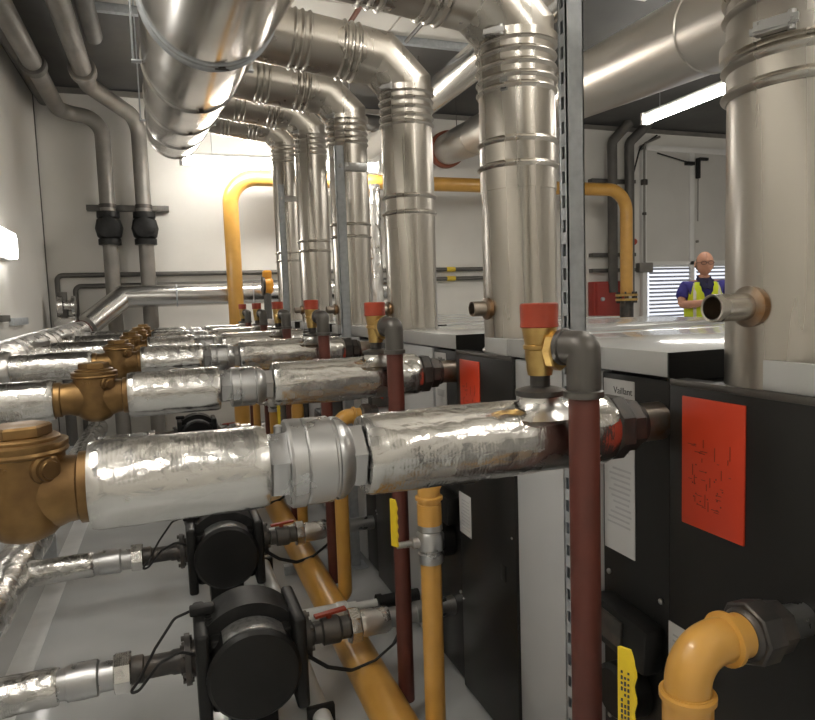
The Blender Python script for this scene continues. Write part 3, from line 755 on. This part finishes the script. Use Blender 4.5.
pipe('riser_pipe', [(-.93, 1.0, 3.46), (-.93, 7.75, 3.46), (-.54, 7.8, 3.42), (-.54, 7.8, .0)], .078, 'grey_pipe',
     'grey riser pipe at far left, bending down the back wall through a black valve', .2,
     extra=[('pipe_collar', 'dark_pipe', coll((-.93, 6.35, 3.46), (0, 1, 0), .105, .12)), ('flanged_valve', 'rubber', valve_at(-.54))])
pipe('riser_pipe', [(-.58, 1.0, 3.52), (-.58, 7.0, 3.52), (-.18, 7.8, 3.44), (-.18, 7.8, .0)], .08, 'grey_pipe',
     'grey riser pipe with black valve, right of the other riser', .2,
     extra=[('pipe_collar', 'grey_pipe', coll((-.58, 6.6, 3.52), (0, 1, 0), .115, .14)), ('flanged_valve', 'rubber', valve_at(-.18))])
pipe('ceiling_pipe', [(-.43, 1.0, 3.60), (-.43, 6.0, 3.60)], .07, 'dark_pipe', 'dark pipe under the ceiling at top left, ending short of the wall')
pipe('ceiling_pipe', [(-1.08, 1.0, 3.62), (-1.08, 7.9, 3.62)], .07, 'dark_pipe', 'dark pipe tucked in the corner of ceiling and left wall')
pipe('ceiling_pipe', [(-.02, 7.5, 3.57), (3.0, 7.5, 3.45)], .09, 'dark_pipe', 'dark pipe crossing under the soffit in front of the back wall')
t = thing('pipe_bracket', 'rusty steel angle bracket behind the two risers', 'bracket', (-.34, 7.93, 2.51))
MB().box(-.42, .42, -.03, .07, -.03, .03, .003).build('angle_bar', 'dark_pipe', t)
mb = MB()
for x in (-.2, .16):
    mb.lathe((x, -.13, 0), (0, 0, 1), [(-.02, .088), (.02, .088)], 24)
mb.build('pipe_clamps', 'iron', t)
def bands(xs, z):
    return many(*[coll((x, 7.95, z), (1, 0, 0), .032, .12) for x in xs])
pipe('wall_pipe', [(-1.1, 7.95, .0), (-1.1, 7.95, 1.79), (4.6, 7.95, 1.79)], .026, 'dark_pipe', 'upper thin dark pipe along the back wall with yellow bands', .06, extra=[('yellow_band', 'tape', bands((3.52,), 1.79))])
pipe('wall_pipe', [(-.93, 7.95, .0), (-.93, 7.95, 1.67), (4.6, 7.95, 1.67)], .026, 'dark_pipe', 'lower thin dark pipe along the back wall with yellow bands', .06, extra=[('yellow_band', 'tape', bands((3.52,), 1.67))])
pipe('clad_pipe', [(-.76, 7.28, 1.26), (-.43, 7.52, 1.535), (2.9, 7.52, 1.535), (2.9, 7.52, 0)], .117, 'foil_plain', 'smooth aluminium clad pipe with mitred bend below the risers', 0, n=36, sharp=15,
     extra=[('cladding_bands', 'galv', many(*[coll((x, 7.52, 1.535), (1, 0, 0), .120, .03) for x in (.1, .9, 1.9)]))])
crinkle('foil_riser_pipe', (2.25, 7.15, 0), (2.25, 7.15, 2.7), .07, 'foil_dull', None, amp=.012, step=.04, loc=(2.25, 7.15, 0))
tag(bpy.data.objects['foil_riser_pipe'], 'crumpled foil wrapped riser seen between the third and fourth flues', 'pipe')
pipe('gauge_pipe', [(-1.02, 7.6, 0), (-1.02, 7.6, 1.60)], .05, 'dark_pipe', 'short dark pipe with shiny cover in the far left corner',
     extra=[('shiny_cover', 'foil', lambda mb, W: (mb.lathe(W((-1.0, 7.6, 1.46)), (1, 0, 0), [(-.07, .05), (-.06, .11), (-.01, .11), (.0, .06), (.06, .06), (.07, .10), (.10, .10), (.11, .03)], 16), mb.lathe(W((-1.0, 7.6, 1.28)), (1, 0, 0), [(-.1, .05), (-.05, .08), (.1, .08)], 20)))])
# right hand wall pipes
pipe('vertical_wall_pipe', [(5.98, 7.82, 1.42), (5.98, 7.82, 3.52), (6.22, 7.75, ZC+.0)], .068, 'dark_pipe', 'dark vertical pipe on the back wall, left of the pair above the red cabinet', .12)
pipe('vertical_wall_pipe', [(6.27, 7.82, 1.42), (6.27, 7.82, 3.52), (6.55, 7.75, ZC+.0)], .068, 'dark_pipe', 'dark vertical pipe on the back wall, right of the pair above the red cabinet', .12)
pipe('electrical_conduit', [(6.62, 7.93, 1.78), (6.62, 7.93, 3.55), (6.9, 7.93, 3.66)], .018, 'grey_pipe', 'thin conduit beside the grey doors ending in a small box', .06,
     extra=[('junction_box', 'grey_pipe', lambda mb, W: mb.box(*[q for k in range(3) for q in ((W((6.50, 7.88, 1.70))[k]), (W((6.74, 7.97, 1.84))[k]))], .01)), ('conduit_clips', 'iron', many(coll((6.62, 7.93, 2.55), (0, 0, 1), .032, .04), coll((6.62, 7.93, 3.0), (0, 0, 1), .05, .08)))])
pipe('loose_cable', [(6.42, 7.95, 2.1), (6.40, 7.94, 2.6), (6.43, 7.94, 3.1), (6.55, 7.93, 3.5), (6.85, 7.93, 3.68)], .012, 'rubber', 'loose black cable curving up the back wall', .2, cat='cable')
t = thing('wall_alarm', 'small red alarm beside the right leg of the yellow arch', 'alarm', (6.47, 7.97, 2.15))
mb = MB(); mb.lathe((0, .03, 0), (0, -1, 0), [(0, .05), (.03, .05), (.06, .035)], 20); mb.build('red_sounder', 'cap_red', t)
for z, lb in ((1.96, 'upper'), (1.74, 'lower'), (3.0, 'topmost')):
    o = MB().box(5.70, 6.45, 7.90, 8.0, z-.025, z+.025, .003).build('support_rail', 'dark_pipe', loc=(6.07, 7.95, z))
    tag(o, '%s dark rail holding the vertical pipes at right' % lb, 'rail', 'rails on the back wall')
t = thing('red_cabinet', 'dark red cabinet on the back wall behind the yellow arch', 'cabinet', (5.98, 8, 0))
MB().box(-.30, .28, -.16, -.004, .65, 1.58, .01).build('cabinet_body', 'red_box', t)
MB().box(-.27, .25, -.175, -.16, .68, 1.55, .005).build('cabinet_door', 'red_box', t)
MB().lathe((-.18, -.175, 1.33), (0, -1, 0), [(0, .03), (.03, .025)], 16).build('handle', 'galv', t)
MB().box(-.02, .02, -.1, -.02, 0, .65).build('stand', 'dark_pipe', t)
t = thing('cable_trunking', 'short grey trunking on the left wall above the header pipe', 'trunking', (XL, 6.3, 1.325))
MB().box(0, .04, -.28, .28, -.03, .03, .004).build('trunking_body', 'galv', t)
t = thing('wall_bracket', 'small dark bracket on the left wall', 'bracket', (XL, 5.7, 1.355))
MB().box(0, .05, -.14, .14, -.025, .025, .004).build('bracket_bar', 'dark_pipe', t)

# big silver ducts, right
def bigduct(p, d, t0, t1, r, label, m, joints, seal=False, m2='seal'):
    p = V(p); d = V(d).normalized()
    t = thing('exhaust_duct', label, 'duct', p)
    mb = MB(); prof = [(t0, r)]
    for j in joints: prof += [(j-.012, r), (j-.006, r+.006), (j+.006, r+.006), (j+.012, r)]
    prof.append((t1, r)); mb.lathe((0, 0, 0), d, prof, 56); mb.build('duct_section', m, t)
    if seal:
        mb = MB(); mb.lathe((0, 0, 0), d, [(t1-.16, r+.005), (t1-.15, r+.035), (t1-.005, r+.04), (t1, r)], 48); mb.build('wall_seal', m2, t)
    return t, p, d
E_ = V((.439*7.9, 7.9, 1.37+.245*7.9)); F_ = V((.74*3.5, 3.5, 1.37+.381*3.5))
dd = (E_-F_).normalized()
bigduct(F_, dd, -3.6, (E_-F_).length-.02, .190, 'wide silver exhaust duct slanting down behind the post to a red brown wall seal', 'matt_duct', [-3.0, -1.15, 2.9], True)
bigduct((2.46, 5.4, 3.30), (0, 1, 0), -3.4, 2.58, .135, 'slimmer silver duct high up between the second and third flues', 'galv_duct', [-1.0, .8], False)
for (x, y, z, lb) in ((3.36, 7.3, 3.40, 'thin hanger rod holding the wide exhaust duct'), (2.46, 6.2, 3.44, 'thin hanger rod holding the slim silver duct'), (2.46, 3.9, 3.44, 'thin rod hanging in front of the slim silver duct')):
    o = MB().tube([(x, y, z), (x, y, ZC)], .006, 8).build('hanger_rod', 'dark_pipe', loc=(x, y, ZC)); tag(o, lb, 'rod')
pipe('brown_conduit', [(1.55, 2.0, 3.68), (1.55, 5.7, 3.68)], .02, 'seal', 'thin red brown pipe under the white ceiling tiles')
pipe('ceiling_conduit', [(2.15, 2.0, 3.70), (2.15, 5.7, 3.70)], .018, 'dark_pipe', 'thin dark conduit under the white ceiling tiles')

# ---------------------------------------------------------------- the man in the hi-vis vest
def skin_mesh(name, J, E, m, parent, sub=2, root=0):
    me = bpy.data.meshes.new(name); me.from_pydata([j[:3] for j in J], E, [])
    o = bpy.data.objects.new(name, me); C.objects.link(o)
    sk = o.modifiers.new('skin', 'SKIN'); sk.use_smooth_shade = True
    sb = o.modifiers.new('sub', 'SUBSURF'); sb.levels = sub; sb.render_levels = sub
    for k, j in enumerate(J):
        r = j[3]; me.skin_vertices[0].data[k].radius = r if isinstance(r, tuple) else (r, r)
        me.skin_vertices[0].data[k].use_root = (k == root)
    dg = bpy.context.evaluated_depsgraph_get(); dg.update()
    m2 = bpy.data.meshes.new_from_object(o.evaluated_get(dg)); bpy.data.objects.remove(o)
    m2.materials.clear()
    ob = bpy.data.objects.new(name, m2); C.objects.link(ob); m2.materials.append(M[m])
    for p in m2.polygons: p.use_smooth = True
    if parent: ob.parent = parent
    return ob
# local frame: faces -Y towards the camera, feet at 0
px, py = 4.735, 4.85
ry = math.atan2(px, -py) - PI  # face the camera
t = thing('person', 'bald man in glasses, yellow hi-vis vest over a blue polo shirt, arms folded low', 'person', (px, py, 0), rz=-math.radians(30)); t.scale = (.90, .92, 1)
J = [(0, 0, .95, (.155, .115)), (0, .0, 1.10, (.150, .115)), (0, .01, 1.28, (.165, .125)), (0, .02, 1.42, (.13, .10)), (0, .01, 1.49, (.062, .060)), (0, -.005, 1.56, (.056, .058)),
     (-.175, .02, 1.425, .062), (-.220, -.01, 1.35, .052), (-.238, -.05, 1.265, .044), (-.13, -.18, 1.270, .038), (-.03, -.225, 1.285, .030),
     (.175, .02, 1.425, .062), (.220, -.01, 1.35, .052), (.238, -.05, 1.265, .044), (.13, -.18, 1.255, .038), (.03, -.235, 1.270, .030),
     (-.10, 0, .88, .10), (-.11, 0, .50, .07), (-.12, .01, .09, .045), (-.12, -.13, .035, .035),
     (.10, 0, .88, .10), (.11, 0, .50, .07), (.12, .01, .09, .045), (.12, -.13, .035, .035)]
Eg = [(0, 1), (1, 2), (2, 3), (3, 4), (4, 5), (3, 6), (6, 7), (7, 8), (8, 9), (9, 10), (3, 11), (11, 12), (12, 13), (13, 14), (14, 15), (0, 16), (16, 17), (17, 18), (18, 19), (0, 20), (20, 21), (21, 22), (22, 23)]
body = skin_mesh('body', J, Eg, 'skin', t)
# head joined to body mesh: shaped sphere with face
bm = bmesh.new(); bm.from_mesh(body.data)
hv = bmesh.ops.create_uvsphere(bm, u_segments=40, v_segments=32, radius=1)['verts']
for v in hv:
    x, y, z = v.co
    wx = .086*(1-.10*max(0, -z)) * (1-.20*max(0, -z)**2); wy = .100; wz = .113
    X, Y_, Z_ = x*wx, y*wy, z*wz
    if z < -.2 and y < 0: Y_ *= 1+.04*(-z)          # chin
    if y > .2 and z < -.3: Y_ *= 1-.25*(-z-.3)      # nape
    # brow, eye sockets, nose, mouth
    if y < 0:
        for ex in (-.030, .030):
            d2 = ((X-ex)/.020)**2+((Z_-.004)/.014)**2; Y_ += .010*math.exp(-d2)
        d2 = (X/.013)**2+((Z_+.022)/.024)**2; Y_ -= .024*math.exp(-d2)
        d2 = (X/.026)**2+((Z_+.062)/.008)**2; Y_ += .004*math.exp(-d2)
        d2 = (X/.024)**2+((Z_+.070)/.007)**2; Y_ -= .004*math.exp(-d2)
        d2 = (X/.045)**2+((Z_-.026)/.010)**2; Y_ -= .005*math.exp(-d2)
    v.co = V((X, Y_-.012, Z_+1.640))
for s in (-1, 1):     # ears
    ev = bmesh.ops.create_uvsphere(bm, u_segments=14, v_segments=10, radius=1)['verts']
    for v in ev: v.co = V((s*.087+v.co.x*.010, .008+v.co.y*.018, 1.637+v.co.z*.031))
for f in bm.faces: f.smooth = True
bm.to_mesh(body.data); bm.free()
# hands with five fingers each, folded low at the belly
for s in (-1, 1):
    c = V((s*.015, -.238-.012*s, 1.278 - .010*s))
    HJ = [(c.x+s*.03, c.y+.01, c.z, .024), (c.x-s*.02, c.y-.004, c.z, (.030, .016))]; HE = [(0, 1)]
    for q in range(4):
        L = (.030, .034, .032, .025)[q]; zz = c.z+.024-q*.016
        b = len(HJ)
        HJ += [(c.x-s*.045, c.y-.006, zz, .0085), (c.x-s*(.045+L*.8), c.y-.004, zz-.002, .008), (c.x-s*(.045+L*1.3), c.y+.012, zz-.004, .007)]
        HE += [(1, b), (b, b+1), (b+1, b+2)]
    b = len(HJ); HJ += [(c.x+s*.005, c.y-.012, c.z+.030, .010), (c.x-s*.022, c.y-.020, c.z+.045, .0085), (c.x-s*.045, c.y-.020, c.z+.048, .0075)]; HE += [(0, b), (b, b+1), (b+1, b+2)]
    skin_mesh('hand', HJ, HE, 'skin', body, sub=1)
# shirt sleeves and torso
skin_mesh('polo_shirt', [(0, 0, .93, (.172, .135)), (0, 0, 1.10, (.168, .132)), (0, .01, 1.28, (.183, .142)), (0, .02, 1.425, (.145, .112)), (0, .012, 1.475, (.080, .075)),
     (-.18, .02, 1.425, .076), (-.222, -.01, 1.36, .068), (-.236, -.035, 1.315, .060), (.18, .02, 1.425, .076), (.222, -.01, 1.36, .068), (.236, -.035, 1.315, .060)],
     [(0, 1), (1, 2), (2, 3), (3, 4), (3, 5), (5, 6), (6, 7), (3, 8), (8, 9), (9, 10)], 'polo', t)
# vest shell: V front opening made of two front panels and a back
def vest():
    mb = MB(); n = 40; R = []
    lv = [(.92, .190, .150), (1.05, .188, .150), (1.18, .194, .155), (1.30, .200, .158), (1.38, .192, .150), (1.44, .172, .130), (1.475, .130, .108)]
    for z, a, b in lv:
        R.append([V((math.cos(2*PI*k/n)*a, .012+math.sin(2*PI*k/n)*b, z)) for k in range(n)])
    mb.rings(R, False, False)
    # cut the neck: a V at the front and arm holes at the sides
    kill = []
    for f in mb.bm.faces:
        c = f.calc_center_median()
        if c.y < 0 and c.z > 1.33 and abs(c.x) < (c.z-1.30)*.42: kill.append(f)
        if abs(c.x) > .150 and abs(c.y-.01) < .07 and 1.26 < c.z < 1.47: kill.append(f)
    bmesh.ops.delete(mb.bm, geom=kill, context='FACES')
    return mb
o = vest().build('hivis_vest', 'hivis', t, sharp=60)
sol = o.modifiers.new('thick', 'SOLIDIFY'); sol.thickness = .006; o.modifiers.new('s', 'SUBSURF').render_levels = 1
for s in (-1, 1):      # braces of reflective tape
    mb = MB(); P = [(s*.118, -.112, .95), (s*.118, -.116, 1.10), (s*.122, -.124, 1.28), (s*.118, -.106, 1.38), (s*.108, -.062, 1.462), (s*.098, .02, 1.475)]
    R = [[V(p)+V((-.014, -.004, 0)), V(p)+V((.014, -.004, 0)), V(p)+V((.014, .008, .0)), V(p)+V((-.014, .008, 0))] for p in P]
    mb.rings(R); mb.build('reflective_brace', 'reflect', o)
mb = MB(); n = 40
mb.rings([[V((math.cos(2*PI*k/n)*(.196+dr), .012+math.sin(2*PI*k/n)*(.158+dr), z)) for k in range(n)] for z, dr in ((1.03, .0), (1.03, .004), (1.08, .004), (1.08, 0))], False, False)
mb.build('reflective_waistband', 'reflect', o)
# collar
mb = MB(); mb.rings([[V((math.cos(2*PI*k/24)*r, .01+math.sin(2*PI*k/24)*r*.95-(.02 if z < 1.5 else 0), z+.02*math.sin(2*PI*k/24))) for k in range(24)] for z, r in ((1.475, .090), (1.525, .066), (1.527, .060), (1.48, .075))], False, False); 
for s in (-1, 1): bar(mb, (s*.055, -.075, 1.495), (s*.010, -.112, 1.41), .022, .006, (0, -1, .3))
mb.build('collar', 'collar', t)
skin_mesh('trousers', [(0, 0, .97, (.165, .125)), (-.10, 0, .86, .115), (-.11, 0, .50, .085), (-.12, .01, .10, .065), (.10, 0, .86, .115), (.11, 0, .50, .085), (.12, .01, .10, .065)],
     [(0, 1), (1, 2), (2, 3), (0, 4), (4, 5), (5, 6)], 'trouser', t)
for s in (-1, 1):
    MB().box(s*.12-.05, s*.12+.05, -.20, .085, 0, .09, .025, seg=3).build('boot', 'rubber', t)
mb = MB()
for s in (-1, 1):
    pts = [(s*.034+math.cos(a)*.026, -.118, 1.645+math.sin(a)*.016) for a in [2*PI*k/14 for k in range(15)]]
    mb.tube(pts, .0022, 6); mb.tube([(s*.060, -.114, 1.648), (s*.084, -.07, 1.65), (s*.089, .0, 1.645)], .002, 6)
mb.tube([(-.008, -.119, 1.648), (.008, -.119, 1.648)], .002, 6); mb.build('glasses', 'rubber', t)
mb = MB(); R = []
for k in range(7):
    z = 1.59+k*.016; f = (z-1.64)/.113; rr = math.sqrt(max(0, 1-f*f))
    R.append([V((math.cos(a)*(.086*rr+.002), -.012+math.sin(a)*(.100*rr+.003), z)) for a in [math.radians(-12+204*q/20) for q in range(21)]])
mb.rings(R, False, False, closed=False); mb.build('cropped_hair', 'hair', t)
MB().box(-.03, .04, -.292, -.268, 1.262, 1.315, .006).build('phone', 'rubber').name = 'mobile_phone'
ph = bpy.data.objects['mobile_phone']; ph.parent = None
ph.matrix_world = Matrix.Translation(t.location) @ Matrix.Rotation(t.rotation_euler.z, 4, 'Z')
tag(ph, 'dark handheld device in the hands of the man in hi-vis', 'device')

# ---------------------------------------------------------------- camera, world, output
cam = bpy.data.cameras.new('camera'); co = bpy.data.objects.new('camera', cam); C.objects.link(co)
F = 655.0; CX, CY = 407.5, 360.0; H = 1.37
v1 = V((168-CX, CY-311, -F)).normalized()
v2 = V((2267-CX, CY-240, -F)); v2 = (v2-v1*v2.dot(v1)).normalized()
v3 = v2.cross(v1)
R3 = Matrix((v2, v1, v3))
co.matrix_world = Matrix.Translation((0, 0, H)) @ R3.to_4x4()
cam.sensor_width = 36; cam.lens = F/815*36; cam.clip_start = .02; cam.clip_end = 60
S.camera = co
w = bpy.data.worlds.new('world'); S.world = w; w.use_nodes = True
w.node_tree.nodes['Background'].inputs[0].default_value = (.9, .92, 1, 1); w.node_tree.nodes['Background'].inputs[1].default_value = .3
S.view_settings.view_transform = 'Standard'; S.view_settings.look = 'None'; S.view_settings.gamma = 1; S.view_settings.exposure = 0.12
S.view_settings.use_curve_mapping = False
S.cycles.use_denoising = True
S.cycles.max_bounces = 9; S.cycles.diffuse_bounces = 5; S.cycles.glossy_bounces = 6
S.cycles.sample_clamp_indirect = 6
